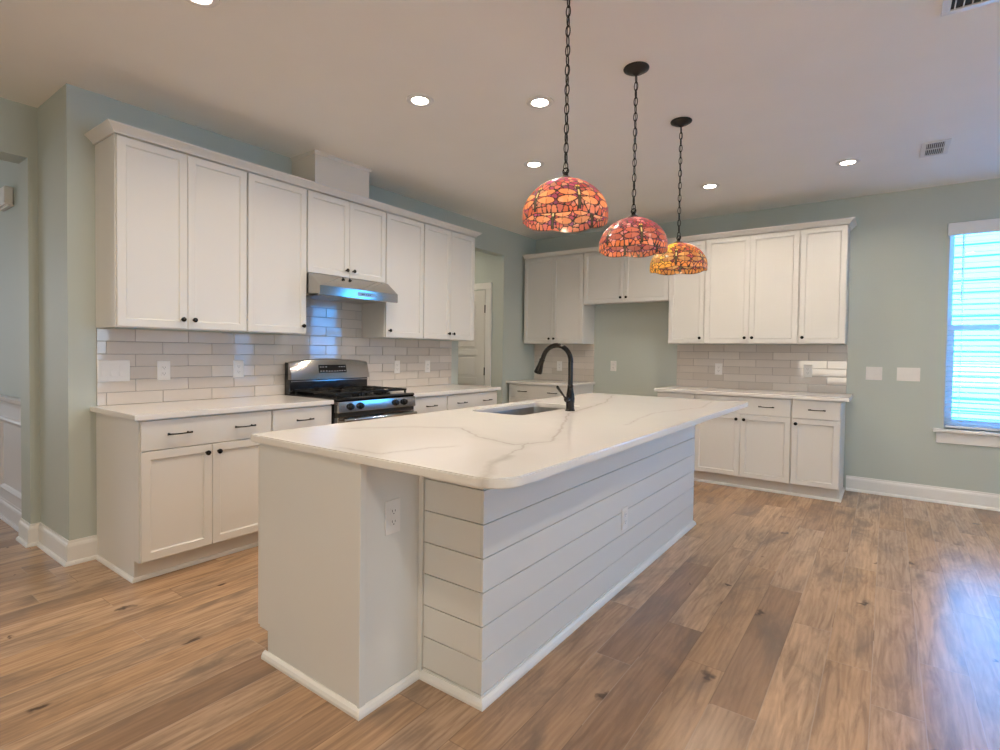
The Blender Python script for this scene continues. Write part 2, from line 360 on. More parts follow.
# wainscot of the dining room: white field, chair rail, picture-frame mouldings
S('wall_wainscot', [(-4.4, -.746, -.004, -.0005, .13, .86)], M['wainscot'])
bm = BM(); sweep(bm, [(-4.4, -.004), (-.746, -.004)], [(0, .835), (.012, .838), (.016, .86), (.030, .872), (.034, .895), (.02, .905), (0, .905)])
struct(obj('trim_1', bm, M['wainscot']))
def frame_mould(name, x0, x1, z0, z1):
    bm = BM(); wd = .045
    pr = [(0, .004), (-.006, .018), (-.02, .022), (-.038, .014), (-.045, .004)]
    P = [(x0, z0), (x1, z0), (x1, z1), (x0, z1)]; rings = []
    for (x, z), (dx, dz) in zip(P, ((1, 1), (-1, 1), (-1, -1), (1, -1))):
        rings.append([bm.verts.new((x-dx*o, -h, z-dz*o)) for o, h in pr])
    for i in range(4):
        for j in range(4): bm.faces.new((rings[i][j], rings[i][j+1], rings[(i+1) % 4][j+1], rings[(i+1) % 4][j]))
    struct(obj(name, bm, M['wainscot']))
frame_mould('trim_2', -1.46, -.80, .21, .75); frame_mould('trim_3', -2.9, -1.58, .21, .75)

# hall door at the end of the little hall
d1 = bpy.data.objects.new('door_1', None); COL.objects.link(d1); d1.location = (-1.08, J, 0); struct(d1)
DW = .81
bm = BM(); box(bm, 0, DW, -.012, -.001, .01, 2.035, bev=.002)
def panel_inset(bm, x0, x1, z0, z1, y, depth=.007, wd=.018):
    """sunk panel on a front face at y: sloping moulding down to a flat field"""
    o = [bm.verts.new(q) for q in ((x0, y, z0), (x1, y, z0), (x1, y, z1), (x0, y, z1))]
    i = [bm.verts.new(q) for q in ((x0+wd, y+depth, z0+wd), (x1-wd, y+depth, z0+wd), (x1-wd, y+depth, z1-wd), (x0+wd, y+depth, z1-wd))]
    for a in range(4): bm.faces.new((o[a], o[(a+1) % 4], i[(a+1) % 4], i[a]))
    bm.faces.new(i)
bm.free()
# the leaf: stiles and rails stand proud of five sunk panels
zs = [.20, .50, .575, .86, .935, 1.22, 1.295, 1.58, 1.655, 1.90]
lst = [(0, .12, -.014, -.002, .01, 2.035), (DW-.12, DW, -.014, -.002, .01, 2.035), (.12, DW-.12, -.014, -.002, .01, zs[0]), (.12, DW-.12, -.014, -.002, zs[-1], 2.035)]
for a, b in zip(zs[1:-1:2], zs[2::2]): lst.append((.12, DW-.12, -.014, -.002, a, b))
boxes('door_leaf', lst, M['door'], d1, bev=.002)
lst = [(.115, DW-.115, -.004, -.001, .015, 2.03)]
for a, b in zip(zs[0::2], zs[1::2]): lst.append((.155, DW-.155, -.011, -.002, a+.03, b-.03))
boxes('door_panel', lst, M['door'], d1, bev=.004)
boxes('door_casing', [(-.10, -.012, -.022, -.001, 0, 2.0445), (DW+.012, DW+.10, -.022, -.001, 0, 2.0445), (-.10, DW+.10, -.022, -.001, 2.045, 2.125)], M['trim'], d1, bev=.003)
for z in (.25, 1.02, 1.80):
    bm = BM(); lathe(bm, [(.006, z-.05), (.006, z+.05)], 8, Matrix.Translation((DW+.004, -.02, 0))); box(bm, DW-.004, DW+.012, -.019, -.014, z-.045, z+.045)
    obj('door_hinge', bm, M['bronze'], d1)
bm = BM(); lathe(bm, [(.03, 0), (.03, .006), (.012, .01), (.012, .04), (.028, .05), (.028, .065), (.001, .07)], 16, Matrix.Translation((.07, -.014, .95)) @ Matrix.Rotation(PI/2, 4, 'X'))
obj('door_handle', bm, M['bronze'], d1, True)

# ------------------------------------------------------------------ window with its blind, and what stands outside
w1 = bpy.data.objects.new('window_1', None); COL.objects.link(w1); w1.location = (WX0, YB, WZ0); struct(w1)
WW, WH = WX1-WX0, WZ1-WZ0; MR = .87
fy0, fy1 = .085, .145
boxes('window_frame', [(0, .016, fy0, fy1, 0, WH), (WW-.016, WW, fy0, fy1, 0, WH), (.016, WW-.016, fy0, fy1, 0, .03), (.016, WW-.016, fy0, fy1, WH-.03, WH)], M['vinyl'], w1, bev=.002)
boxes('upper_sash', [(.016, .040, .115, .14, MR, WH-.030), (WW-.040, WW-.016, .115, .14, MR, WH-.035), (.040, WW-.040, .115, .14, MR, MR+.035), (.040, WW-.040, .115, .14, WH-.06, WH-.030)], M['vinyl'], w1, bev=.002)
boxes('lower_sash', [(.016, .058, .09, .115, .030, MR+.035), (WW-.058, WW-.016, .09, .115, .030, MR+.035), (.058, WW-.058, .09, .115, .030, .080), (.058, WW-.058, .09, .115, MR-.01, MR+.035)], M['vinyl'], w1, bev=.002)
boxes('window_pane', [(.036, WW-.036, .126, .129, MR+.03, WH-.055), (.054, WW-.054, .101, .104, .08, MR-.005)], M['glass'], w1)
boxes('window_sill', [(-.075, WW+.075, -.045, .084, -.03, 0)], M['trim'], w1, bev=.005)
boxes('window_apron', [(-.05, WW+.05, -.016, -.001, -.125, -.031)], M['trim'], w1, bev=.004)
bl = thing('window_blind', 'white horizontal-slat blind hanging in the bright right-hand window', 'blind', (WX0, YB, WZ0))
boxes('valance', [(-.018, WW+.018, -.032, -.006, WH-.115, WH-.008), (-.018, -.006, -.032, -.001, WH-.115, WH-.008), (WW+.006, WW+.018, -.032, -.001, WH-.115, WH-.008)], M['vinyl'], bl, bev=.004)
boxes('head_rail', [(.008, WW-.008, .004, .055, WH-.055, WH-.004)], M['vinyl'], bl, bev=.002)
bm = BM(); z = .052
while z < WH-.07:
    r = Matrix.Translation((0, .036, z)) @ Matrix.Rotation(math.radians(9), 4, 'X'); box(bm, .006, WW-.006, -.024, .024, -.0013, .0013, rot=r); z += .0445
obj('slats', bm, M['slat'], bl)
boxes('bottom_rail', [(.006, WW-.006, .014, .058, .008, .03)], M['vinyl'], bl, bev=.003)
bm = BM()
for x in (.10, WW/2, WW-.10):
    for y in (.0125, .0595): tube(bm, [(x, y, .02), (x, y, WH-.06)], .0011, 5)
obj('ladder_cord', bm, M['vinyl'], bl)
bm = BM(); tube(bm, [(.088, -.004, WH-.10), (.088, -.005, WH-.3), (.087, -.004, 1.10)], .0045, 8); obj('tilt_wand', bm, M['vinyl'], bl, True)
w2 = copy_tree(w1); w2.name = 'window_2'; w2.location.x = NX0
b2 = copy_tree(bl); b2.location.x = NX0; b2['label'] = 'white slat blind hanging in the nook window, out of frame to the right'
bl['group'] = b2['group'] = 'white window blinds'
# neighbour's clapboard wall and lawn strip outside
nh = thing('neighbor_house', 'pale clapboard wall of the house next door, outside the window', 'house', (4.6, 8.6, -.4))
bm = BM(); z = 0
while z < 5.2:
    prism(bm, [(0, z), (-.018, z), (-.004, z+.165), (0, z+.165)], 0, -9, 6); z += .16
obj('siding', bm, M['siding'], nh)
boxes('side_wall', [(-9, 6, .001, 4.0, 0, 5.2)], M['siding'], nh)
bm = BM(); prism(bm, [(-.45, 5.05), (-.45, 5.2), (2.0, 6.7), (4.45, 5.2), (4.45, 5.05)], 0, -9.3, 6.3); obj('roof', bm, paint('roof_shingle', (.30, .30, .33), .8, .2), nh)
boxes('window_trim', [(-1.5, -1.4, -.04, -.002, 2.2, 3.7), (-.5, -.4, -.04, -.002, 2.2, 3.7), (-1.5, -.4, -.04, -.002, 3.6, 3.7), (-1.5, -.4, -.04, -.002, 2.2, 2.3)], M['vinyl'], nh)
boxes('window_glass', [(-1.4, -.5, -.02, -.002, 2.3, 3.6)], M['glassblack'], nh)
lw = boxes('lawn', [(-10, 16, YB+T+.02, 14, -.5, -.4)], paint('bounce_ground', (.34, .60, .66), .9, .3)); struct(lw)  # ground paled and tinted to bounce light up onto the blind

# ------------------------------------------------------------------ cabinets (local frame: wall at y=0, front towards -y, x to the right)
CAB = M['cabinet']
_knob = None
def knob(parent, x, z, y):
    global _knob
    if _knob is None:
        bm = BM(); lathe(bm, [(.007, 0), (.006, .004), (.0045, .012), (.010, .017), (.0145, .022), (.0145, .027), (.009, .031), (.001, .032)], 16, Matrix.Rotation(PI/2, 4, 'X'))
        o = obj('knob', bm, M['bronze'], parent, True); _knob = o
    else:
        o = _knob.copy(); COL.objects.link(o); o.parent = parent
    o.location = (x, y, z); o['label'] = 'dark bronze round knob'
_pull = None
def pull(parent, x, z, y, half=.058):
    global _pull
    if _pull is None:
        bm = BM(); n = 15; pts = []; rad = []
        for i in range(n):
            s = -1+2*i/(n-1); pts.append((half*s*1.12, -.027+.006*s*s, -.0008*math.cos(s*PI))); rad.append(.0038+.002*abs(s)**3)
        tube(bm, pts, rad, 8)
        for s in (-1, 1):
            tube(bm, [(half*s*.86, 0, .001), (half*s*.86, -.012, .001), (half*s*.86, -.024, .001)], [.006, .004, .0045], 8)
        o = obj('pull', bm, M['bronze'], parent, True); _pull = o
    else:
        o = _pull.copy(); COL.objects.link(o); o.parent = parent
    o.location = (x, y, z); o['label'] = 'dark bronze bar pull'
def shaker(parent, x0, x1, z0, z1, yb, th=.019, rail=.062, name='door'):
    """door slab with a sunk centre panel; returned object has its own origin at its lower left front"""
    bm = BM(); W_, H_ = x1-x0, z1-z0
    box(bm, 0, W_, 0, th, 0, H_)
    bmesh.ops.recalc_face_normals(bm, faces=bm.faces)
    f = min(bm.faces, key=lambda f: f.calc_center_median().y)
    es = list(f.edges)
    bmesh.ops.inset_region(bm, faces=[f], thickness=rail, depth=0)
    bmesh.ops.inset_region(bm, faces=[f], thickness=.004, depth=-.006)
    bmesh.ops.inset_region(bm, faces=[f], thickness=.006, depth=-.003)
    out = [e for e in bm.edges if all(abs(v.co.y) < 1e-6 for v in e.verts) and
           (all(abs(v.co.x) < 1e-6 for v in e.verts) or all(abs(v.co.x-W_) < 1e-6 for v in e.verts) or all(abs(v.co.z) < 1e-6 for v in e.verts) or all(abs(v.co.z-H_) < 1e-6 for v in e.verts))]
    bmesh.ops.bevel(bm, geom=out, offset=.002, segments=1, affect='EDGES')
    o = obj(name, bm, CAB, parent); o.location = (x0, yb, z0); return o
def wall_cabinet(label, loc, rz, W_, z0, z1, doors, depth=.3172, end_l=False, end_r=False, group='white wall cabinets'):
    t = thing('wall_cabinet', label, 'cabinet', (loc[0], loc[1], z0), rz, group)
    H_ = z1-z0; f = -(depth-.019)
    # carcass: sides, top, bottom, back and the face frame, open recess beneath
    lst = [(.0005, .018, f, -.002, 0, H_), (W_-.018, W_-.0005, f, -.002, 0, H_), (.018, W_-.018, f, -.002, .022, .04), (.018, W_-.018, f, -.002, H_-.018, H_), (.018, W_-.018, -.012, -.002, .04, H_-.018),
           (.018, W_-.018, f, f+.02, 0, .04), (.018, W_-.018, f, f+.018, H_-.04, H_)]
    n = len(doors)
    boxes('body', lst, CAB, t, bev=.0008)
    m = .006; cw = (W_-2*m+.003)/n
    for i, side in enumerate(doors):
        a = m+i*cw; b = a+cw-.003
        dr = shaker(t, a, b, .006, H_-.006, -depth)
        kx = (b-a-.032) if side == 'r' else .032
        knob(dr, kx, .055, 0)
    return t
def base_cabinet(label, loc, rz, W_, doors, pulls, depth=.632, end_l=False, end_r=False, group='white base cabinets'):
    t = thing('base_cabinet', label, 'cabinet', loc, rz, group)
    f = -(depth-.019); H_ = .880; TK = .114; ty = f+.06
    sl = [(f, TK), (f, H_), (-.002, H_), (-.002, 0), (ty, 0), (ty, TK)]
    bm = BM()
    for x in (.0005, W_-.0185): prism(bm, sl, 0, x, x+.018)
    for b in ((.0185, W_-.0185, f, -.002, TK, TK+.018), (.0185, W_-.0185, -.014, -.002, TK+.018, H_), (.0185, W_-.0185, f, f+.018, H_-.03, H_), (.0185, W_-.0185, f, f+.018, H_-.20, H_-.155), (.0185, W_-.0185, f, f+.018, TK, TK+.03), (.0185, W_-.0185, f, -.002, H_-.03, H_-.015)): box(bm, *b)
    obj('body', bm, CAB, t)
    boxes('toe_kick', [(.0185, W_-.0185, ty, ty+.014, .0, TK)], M['carcass'], t)
    m = .006; zd = .712; bm = BM()
    box(bm, 0, W_-2*m, 0, .019, 0, .872-zd, bev=.002)
    dw = obj('drawer', bm, CAB, t); dw.location = (m, -depth, zd)
    for fx in pulls: pull(dw, fx*(W_-2*m), .080, 0)
    n = len(doors); cw = (W_-2*m+.003)/n
    for i, side in enumerate(doors):
        a = m+i*cw; b = a+cw-.003
        dr = shaker(t, a, b, TK+.004, zd-.005, -depth)
        knob(dr, (b-a-.032) if side == 'r' else .032, zd-.005-TK-.004-.045, 0)
    # quarter-round along toe kick and any exposed side
    path = []
    if end_l: path += [(0, -.002), (0, ty)]
    else: path += [(.0, ty)]
    path += [(W_, ty)]
    if end_r: path += [(W_, -.002)]
    bm = BM(); 
    sweep(bm, path, SHOE)
    obj('shoe_molding', bm, M['trim'], t)
    return t
ZU0, ZU1 = 1.3768, 2.4505
RL = PI/2
LW = 'on the left wall'
wall_cabinet('tall two-door white wall cabinet at the near left end of the left wall', (0, .1335), RL, .7645, ZU0, ZU1, ['r', 'l'])
wall_cabinet('single-door white wall cabinet just left of the range hood, knob at lower right', (0, .898), RL, .459, ZU0, ZU1, ['r'])
wall_cabinet('short two-door white wall cabinet directly above the steel range hood', (0, 1.357), RL, .775, 1.834, ZU1, ['r', 'l'])
wall_cabinet('narrow single-door white wall cabinet just right of the range hood', (0, 2.132), RL, .469, ZU0, ZU1, ['l'])
wall_cabinet('two-door white wall cabinet at the far end of the left run beside the hall opening', (0, 2.601), RL, .7596, ZU0, ZU1, ['r', 'l'])
def on_back(x): return (x, YB)
wall_cabinet('two-door white wall cabinet in the back left corner behind the faucet', on_back(.03), 0, .838, ZU0, ZU1, ['r', 'l'])
wall_cabinet('short two-door white wall cabinet over the empty refrigerator alcove', on_back(.868), 0, 1.012, 1.84, ZU1, ['r', 'l'])
wall_cabinet('narrow single-door white wall cabinet behind the farthest pendant lamp', on_back(1.88), 0, .373, ZU0, ZU1, ['r'])
wall_cabinet('wide two-door white wall cabinet in the middle of the right-hand back run', on_back(2.253), 0, .85, ZU0, ZU1, ['r', 'l'])
wall_cabinet('single-door white wall cabinet at the right end of the back wall, knob lower left', on_back(3.103), 0, .374, ZU0, ZU1, ['l'])
base_cabinet('two-door white base cabinet with one wide two-pull drawer at near left end', (0, .1335, 0), RL, .755, ['r', 'l'], [.25, .755], end_l=True)
base_cabinet('narrow white base cabinet between the near left cabinet and the range', (0, .8885, 0), RL, .462, ['r'], [.5])
base_cabinet('narrow white base cabinet just right of the range', (0, 2.146, 0), RL, .44, ['l'], [.5])
base_cabinet('white base cabinet with two-pull drawer at far end of the left run', (0, 2.586, 0), RL, .762, ['r', 'l'], [.25, .765], end_r=True)
base_cabinet('white base cabinet in the back left corner, mostly hidden behind the faucet', (.03, YB, 0), 0, .838, ['r', 'l'], [.25, .755], end_r=True)
base_cabinet('narrow white base cabinet beside the alcove, behind the island counter corner', (1.885, YB, 0), 0, .381, ['r'], [.5], end_l=True)
base_cabinet('two-door white base cabinet in the middle of the back run', (2.266, YB, 0), 0, .841, ['r', 'l'], [.25, .765])
base_cabinet('single-door white base cabinet at the right end of the back wall', (3.107, YB, 0), 0, .373, ['l'], [.53], end_r=True)
# crown mouldings, one continuous run per wall
CROWN = [(0, 0), (.010, .0), (.013, .008), (.022, .018), (.040, .034), (.050, .041), (.050, .0485), (0, .0485)]
def crown(name, label, path):
    bm = BM(); sweep(bm, path, CROWN, 2.4515); tag(obj(name, bm, CAB), label, 'molding', 'crown moldings on the wall cabinets')
fd = .3172
crown('crown_molding', 'white crown molding along the top of the left wall cabinets', [(.001, .1335), (fd-.003, .1335), (fd-.003, 3.3606), (.001, 3.3606)])
crown('crown_molding', 'white crown molding along the top of the back wall cabinets', [(.031, YB-fd+.003), (3.477, YB-fd+.003), (3.477, YB-.001)])
boxes('crown_fill_left', [(.002, .30, .15, 3.34, 2.4515, 2.462)], CAB).name = 'cabinet_top'
boxes('crown_fill', [(.04, 3.46, YB-.30, YB-.002, 2.4515, 2.462)], CAB).name = 'cabinet_top'
tops = [o for o in COL.objects if o.name.startswith('cabinet_top')]
tag(tops[0], 'white cover board lying on top of the left wall cabinets', 'board'); tag(tops[1], 'white cover board lying on top of the back wall cabinets', 'board')

# ------------------------------------------------------------------ countertops
ZC0, ZC1 = .8805, .911
def counter(label, x0, x1, y0, y1, rs=.004):
    bm = BM(); slab(bm, rrect(x0, x1, y0, y1, rs, 4), ZC0, ZC1, .003); tag(obj('countertop', bm, M['quartz']), label, 'countertop', 'white quartz countertops along the walls')
counter('white quartz countertop left of the range on the left wall', .002, .650, .103, 1.3525)
counter('white quartz countertop right of the range on the left wall', .002, .650, 2.144, 3.385)
counter('short white quartz countertop in the back left corner behind the faucet', .002, .895, YB-.650, YB-.002)
counter('white quartz countertop on the right-hand back wall run', 1.862, 3.535, YB-.650, YB-.002)

# ------------------------------------------------------------------ subway tile backsplashes
def backsplash(label, loc, rz, regions, z_base, x_off, rows_flip):
    """regions: [(x0,x1,z0,z1)] in the wall frame; real glazed tiles on a grout bed"""
    t = thing('tile_backsplash', label, 'backsplash', loc, rz, 'white subway tile backsplashes')
    boxes('grout', [(a, b, -.006, -.0005, c, d) for a, b, c, d in regions], M['grout'], t)
    bm = BM(); PX, PZ, G = .3135, .0776, .0032
    for a, b, c, d in regions:
        r = int(round((c-z_base)/PZ)) - 1
        while z_base+r*PZ < d:
            z0 = z_base+r*PZ+G/2; z1 = z0+PZ-G; z0c, z1c = max(z0, c), min(z1, d)
            if z1c-z0c > .006:
                sh = x_off+((r+rows_flip) % 2)*PX/2; i = math.floor((a-sh)/PX)-1
                while sh+i*PX < b:
                    xa, xb = max(sh+i*PX+G/2, a), min(sh+(i+1)*PX-G/2, b)
                    if xb-xa > .006:
                        cx, cz = (xa+xb)/2, (z0c+z1c)/2
                        rot = Matrix.Translation((cx, -.0065, cz)) @ Euler((random.gauss(0, .0035), 0, random.gauss(0, .0035))).to_matrix().to_4x4()
                        box(bm, xa-cx, xb-cx, -.004, .003, z0c-cz, z1c-cz, bev=.0014, rot=rot)
                    i += 1
            r += 1
    obj('tiles', bm, M['tile'], t)
backsplash('white glazed subway tile backsplash along the left wall behind the range', (0, 0, 0), RL,
           [(.137, 3.36, .9115, 1.3763), (1.3572, 2.1318, 1.3763, 1.83)], .911, .341-.3135, 1)
backsplash('short white subway tile backsplash in the back left corner', (0, YB, 0), 0, [(.012, .872, .9115, 1.3763)], .911, .12, 0)
backsplash('white subway tile backsplash above the right-hand back counter', (0, YB, 0), 0, [(1.888, 3.482, .9115, 1.3763)], .911, 2.069, 1)

# ------------------------------------------------------------------ kitchen island
isl = thing('kitchen_island', 'large white shiplap-sided kitchen island in the middle of the room', 'kitchen island', (1.697, .174, 0))
IX = lambda x: x-1.697
IY = lambda y: y-.174
Lb = 3.35-.174; ZT = .8795
W1 = IX(2.348); SX = IX(2.655); SY0 = IY(.469); SY1 = IY(3.053)
pn = [(.024, .114), (.024, ZT), (W1, ZT), (W1, 0), (.085, 0), (.085, .114)]
for y0 in (0, Lb-.018):
    bm = BM(); prism(bm, pn, 1, y0, y0+.018, .001); obj('end_panel', bm, M['island'], isl)
for y0, y1 in ((.018, SY0), (SY1, Lb-.018)):
    boxes('side_panel', [(W1-.016, W1-.002, y0, y1, 0, ZT)], M['island'], isl)
# corner bead on the outer corner of the near block, and the stile where it meets the shiplap
boxes('corner_trim', [(W1-.006, W1+.006, -.005, .024, 0, ZT), (W1-.002, W1+.020, SY0-.010, SY0+.001, 0, ZT)], M['island'], isl, bev=.002)
boxes('shiplap_core', [(W1-.016, SX-.012, SY0+.013, SY0+.03, 0, ZT), (SX-.03, SX-.013, SY0+.013, SY1-.013, 0, ZT), (W1-.016, SX-.012, SY1-.03, SY1-.013, 0, ZT)], M['carcass'], isl)
zl = [0.0, .040, .1625, .285, .4075, .53, .6525, .775, ZT]
def ship(horizontal, fixed, a, b, out):
    bm = BM()
    for z0, z1 in zip(zl[:-1], zl[1:]):
        z0 += .0016; z1 -= .0016
        if horizontal: box(bm, a, b, fixed, fixed+.012*out, z0, z1, bev=.0012) if out > 0 else box(bm, a, b, fixed-.012, fixed, z0, z1, bev=.0012)
        else: box(bm, fixed-.012, fixed, a, b, z0, z1, bev=.0012)
    return bm
obj('shiplap_end', ship(True, SY0, W1+.020, SX-.012, 1), M['island'], isl)
obj('shiplap_side', ship(False, SX, SY0, SY1, 1), M['island'], isl)
obj('shiplap_end', ship(True, SY1, W1, SX-.012, -1), M['island'], isl)
ISH = [(0, 0), (.018, 0), (.018, .010), (.013, .022), (.004, .030), (0, .030)]
bm = BM(); sweep(bm, [(.066, 0), (W1+.002, 0), (W1, SY0), (SX, SY0), (SX, SY1), (W1, SY1), (W1, Lb), (.066, Lb)], ISH)
obj('base_molding', bm, M['trim'], isl)
boxes('toe_kick', [(.085, .097, .018, Lb-.018, 0, .114)], M['carcass'], isl)
boxes('floor_board', [(.03, W1-.02, .02, Lb-.02, .114, .13)], M['carcass'], isl)
boxes('face_frame', [(.02, .038, .018, Lb-.018, .13, .16), (.02, .038, .018, Lb-.018, ZT-.05, ZT), (.02, .038, .018, .05, .16, ZT-.05), (.02, .038, Lb-.05, Lb-.018, .16, ZT-.05)], M['island'], isl)
# doors on the range side (they face -x)
nd = 6; cw = (Lb-.006)/nd
for i in range(nd):
    o = shaker(isl, 0, cw-.004, .118, ZT-.012, 0); o.rotation_euler = (0, 0, -PI/2); o.location = (.0, .003+(i+1)*cw-.002, .118)
    knob(o, .032 if i % 2 else cw-.036, .68, 0)
top = BM()
slab(top, rrect(1.664, 2.955, .157, 3.367, [.02, .11, .02, .02], 10), ZC0, ZC1, .004, hole=rrect(1.79, 2.145, 1.475, 2.21, .035, 5))
ct = obj('island_countertop', top, M['quartz_island']); tag(ct, 'huge white quartz island countertop with grey veins and a rounded near corner', 'countertop')
# sink
sk = thing('kitchen_sink', 'undermount stainless steel sink set in the island countertop', 'sink', (1.9675, 1.8425, ZC0))
hx, hy = .1775+.004, .3675+.004
bm = BM(); loops = []
for (g, z, r) in ((.018, -.0006, .045), (0, -.0006, .04), (-.001, -.02, .04), (-.006, -.185, .045), (-.02, -.20, .05), (-.06, -.203, .03)):
    loops.append([bm.verts.new((x, y, z)) for x, y in rrect(-hx-g, hx+g, -hy-g, hy+g, r, 5)])
for a, b in zip(loops[:-1], loops[1:]):
    for i in range(len(a)): bm.faces.new((a[i], a[(i+1) % len(a)], b[(i+1) % len(a)], b[i]))
bm.faces.new(loops[-1])
obj('basin', bm, M['sinksteel'], sk, True)
bm = BM(); lathe(bm, [(.045, -.2025), (.045, -.199), (.036, -.198), (.03, -.2), (.008, -.2), (.008, -.196), (.001, -.195)], 24); obj('drain', bm, M['steel'], sk, True)
# faucet
fc = thing('kitchen_faucet', 'black gooseneck pull-down faucet standing behind the island sink', 'faucet', (2.234, 1.888, ZC1))
bm = BM(); lathe(bm, [(.030, 0), (.030, .006), (.026, .010), (.025, .045), (.027, .055), (.0275, .075), (.024, .10), (.019, .125), (.0165, .145), (.018, .150), (.018, .156), (.014, .158)], 28); obj('faucet_body', bm, M['bronze'], fc, True)
bm = BM(); pts = [(0, 0, .150), (0, 0, .22), (-.001, 0, .29)]
for i in range(15):
    a = PI*i/15*.93; pts.append((-.099+.099*math.cos(a), 0, .300+.100*math.sin(a)))
pts.append((-.204, 0, .304))
tube(bm, pts, .0150, 14); obj('spout', bm, M['bronze'], fc, True)
bm = BM()
e = Vector((-.203, 0, .310)); dr_ = Vector((-.36, 0, -1)).normalized(); q = dr_.to_track_quat('Z', 'Y').to_matrix().to_4x4()
lathe(bm, [(.0155, -.004), (.0182, 0), (.0182, .006), (.0165, .008), (.0175, .03), (.025, .072), (.0265, .086), (.025, .092), (.022, .094)], 20, Matrix.Translation(e) @ q); obj('spray_head', bm, M['bronze'], fc, True)
bm = BM(); lathe(bm, [(.017, 0), (.018, .02), (.0165, .034), (.008, .040), (.001, .041)], 18, Matrix.Translation((0, -.016, .072)) @ Matrix.Rotation(PI/2, 4, 'X'))
tube(bm, [(-.006, -.046, .075), (-.014, -.062, .098), (-.028, -.088, .132), (-.034, -.098, .148), (-.037, -.102, .155)], [.0065, .0058, .0075, .0085, .0045], 10); obj('lever_handle', bm, M['bronze'], fc, True)

# ------------------------------------------------------------------ gas range (wall frame, front to -y)
rg = thing('gas_range', 'freestanding stainless steel gas range with black cooktop on left wall', 'stove', (0, 1.3655, 0), RL)
RW = .766
boxes('body', [(.003, RW-.003, -.625, -.025, .06, .895)], M['enamel'], rg, bev=.003)
for x in (.05, RW-.05):
    for y in (-.57, -.08):
        bm = BM(); lathe(bm, [(.022, 0), (.022, .012), (.014, .016), (.014, .061)], 12, Matrix.Translation((x, y, 0))); obj('foot', bm, M['black'], rg)
bm = BM(); prism(bm, [(-.025, .896), (-.655, .896), (-.668, .905), (-.668, .914), (-.655, .922), (-.62, .918), (-.09, .918), (-.08, .93), (-.025, .93)], 0, 0, RW); obj('cooktop', bm, M['enamel'], rg)
# stainless backguard with an arched top, over a black recess
def arch(x): return 1.168+.024*(1-((x-RW/2)/(RW/2))**2)
bm = BM(); nx = 24
fr = []; bk = []
for i in range(nx+1):
    x = RW*i/nx; fr.append((bm.verts.new((x, -.112, 1.028)), bm.verts.new((x, -.098, 1.10)), bm.verts.new((x, -.080, arch(x)-.008)), bm.verts.new((x, -.066, arch(x)))))
    bk.append((bm.verts.new((x, -.066, 1.028)), bm.verts.new((x, -.064, arch(x)))))
for i in range(nx):
    a, b, c, d = fr[i], fr[i+1], bk[i], bk[i+1]
    for j in range(3): bm.faces.new((a[j], b[j], b[j+1], a[j+1]))
    bm.faces.new((a[3], b[3], d[1], c[1])); bm.faces.new((a[0], c[0], d[0], b[0])); bm.faces.new((c[0], c[1], d[1], d[0]))
for s in (0, nx): bm.faces.new((fr[s][0], fr[s][1], fr[s][2], fr[s][3], bk[s][1], bk[s][0]))
obj('backguard', bm, M['steel'], rg, True, 25)
boxes('backguard_base', [(0, RW, -.088, -.02, .93, 1.027), (-.0005, RW+.0005, -.066, -.02, .90, 1.162)], M['enamel'], rg, bev=.002)
boxes('backguard_trim', [(.006, RW-.006, -.104, -.09, 1.012, 1.019), (.006, RW-.006, -.098, -.088, .938, .944)], M['steel'], rg, bev=.001)
ang = math.atan2(.018, .072)
rot = Matrix.Translation((RW/2+.008, -.0985, 1.108)) @ Matrix.Rotation(-math.atan2(.018, .075), 4, 'X')
bm = BM(); box(bm, -.135, .135, -.003, .004, -.032, .034, rot=rot, bev=.002); dsp = obj('control_display', bm, M['glassblack'], rg)
for i, x in enumerate((-.12, -.096, -.066, -.04, -.014, .014, .04, .066, .09, .116)):
    for z in ((-.018, .016) if abs(x) > .06 else (-.02,)):
        bm = BM(); box(bm, x-.006, x+.006, -.0042, -.003, z-.003, z+.003, rot=rot); obj('button_mark', bm, M['mark'], dsp)
# burners and grates
for (x, y, r) in ((.19, -.22, .045), (.19, -.49, .05), (.576, -.22, .04), (.576, -.49, .055), (.383, -.35, .04)):
    bm = BM(); lathe(bm, [(r*1.25, .918), (r*1.25, .924), (r, .926), (r, .934), (r*.92, .938), (.001, .939)], 20, Matrix.Translation((x, y, 0))); obj('burner', bm, M['black'], rg, True)
for g0, g1 in ((.03, .262), (.268, .498), (.504, .736)):
    bm = BM(); b_ = .009; z0, z1 = .940, .956
    for y in (-.605, -.35, -.105): box(bm, g0, g1, y-b_/2, y+b_/2, z0, z1, bev=.002)
    for x in (g0+b_/2, g1-b_/2): box(bm, x-b_/2, x+b_/2, -.61, -.10, z0, z1, bev=.002)
    cx = (g0+g1)/2
    for yc in (-.49, -.22):
        box(bm, cx-b_/2, cx+b_/2, yc-.115, yc-.028, z0, z1+.002, bev=.002); box(bm, cx-b_/2, cx+b_/2, yc+.028, yc+.115, z0, z1+.002, bev=.002)
        box(bm, g0, cx-.028, yc-b_/2, yc+b_/2, z0, z1+.002, bev=.002); box(bm, cx+.028, g1, yc-b_/2, yc+b_/2, z0, z1+.002, bev=.002)
    for x in (g0+.01, g1-.01):
        for y in (-.60, -.11): box(bm, x-.007, x+.007, y-.007, y+.007, .919, z0+.002, bev=.002)
    obj('burner_grate', bm, M['black'], rg)
bm = BM(); prism(bm, [(-.655, .900), (-.679, .893), (-.685, .822), (-.685, .815), (-.63, .815), (-.63, .900)], 0, .002, RW-.002, .002); obj('front_panel', bm, M['steel'], rg)
kr = Matrix.Rotation(PI/2-.08, 4, 'X')
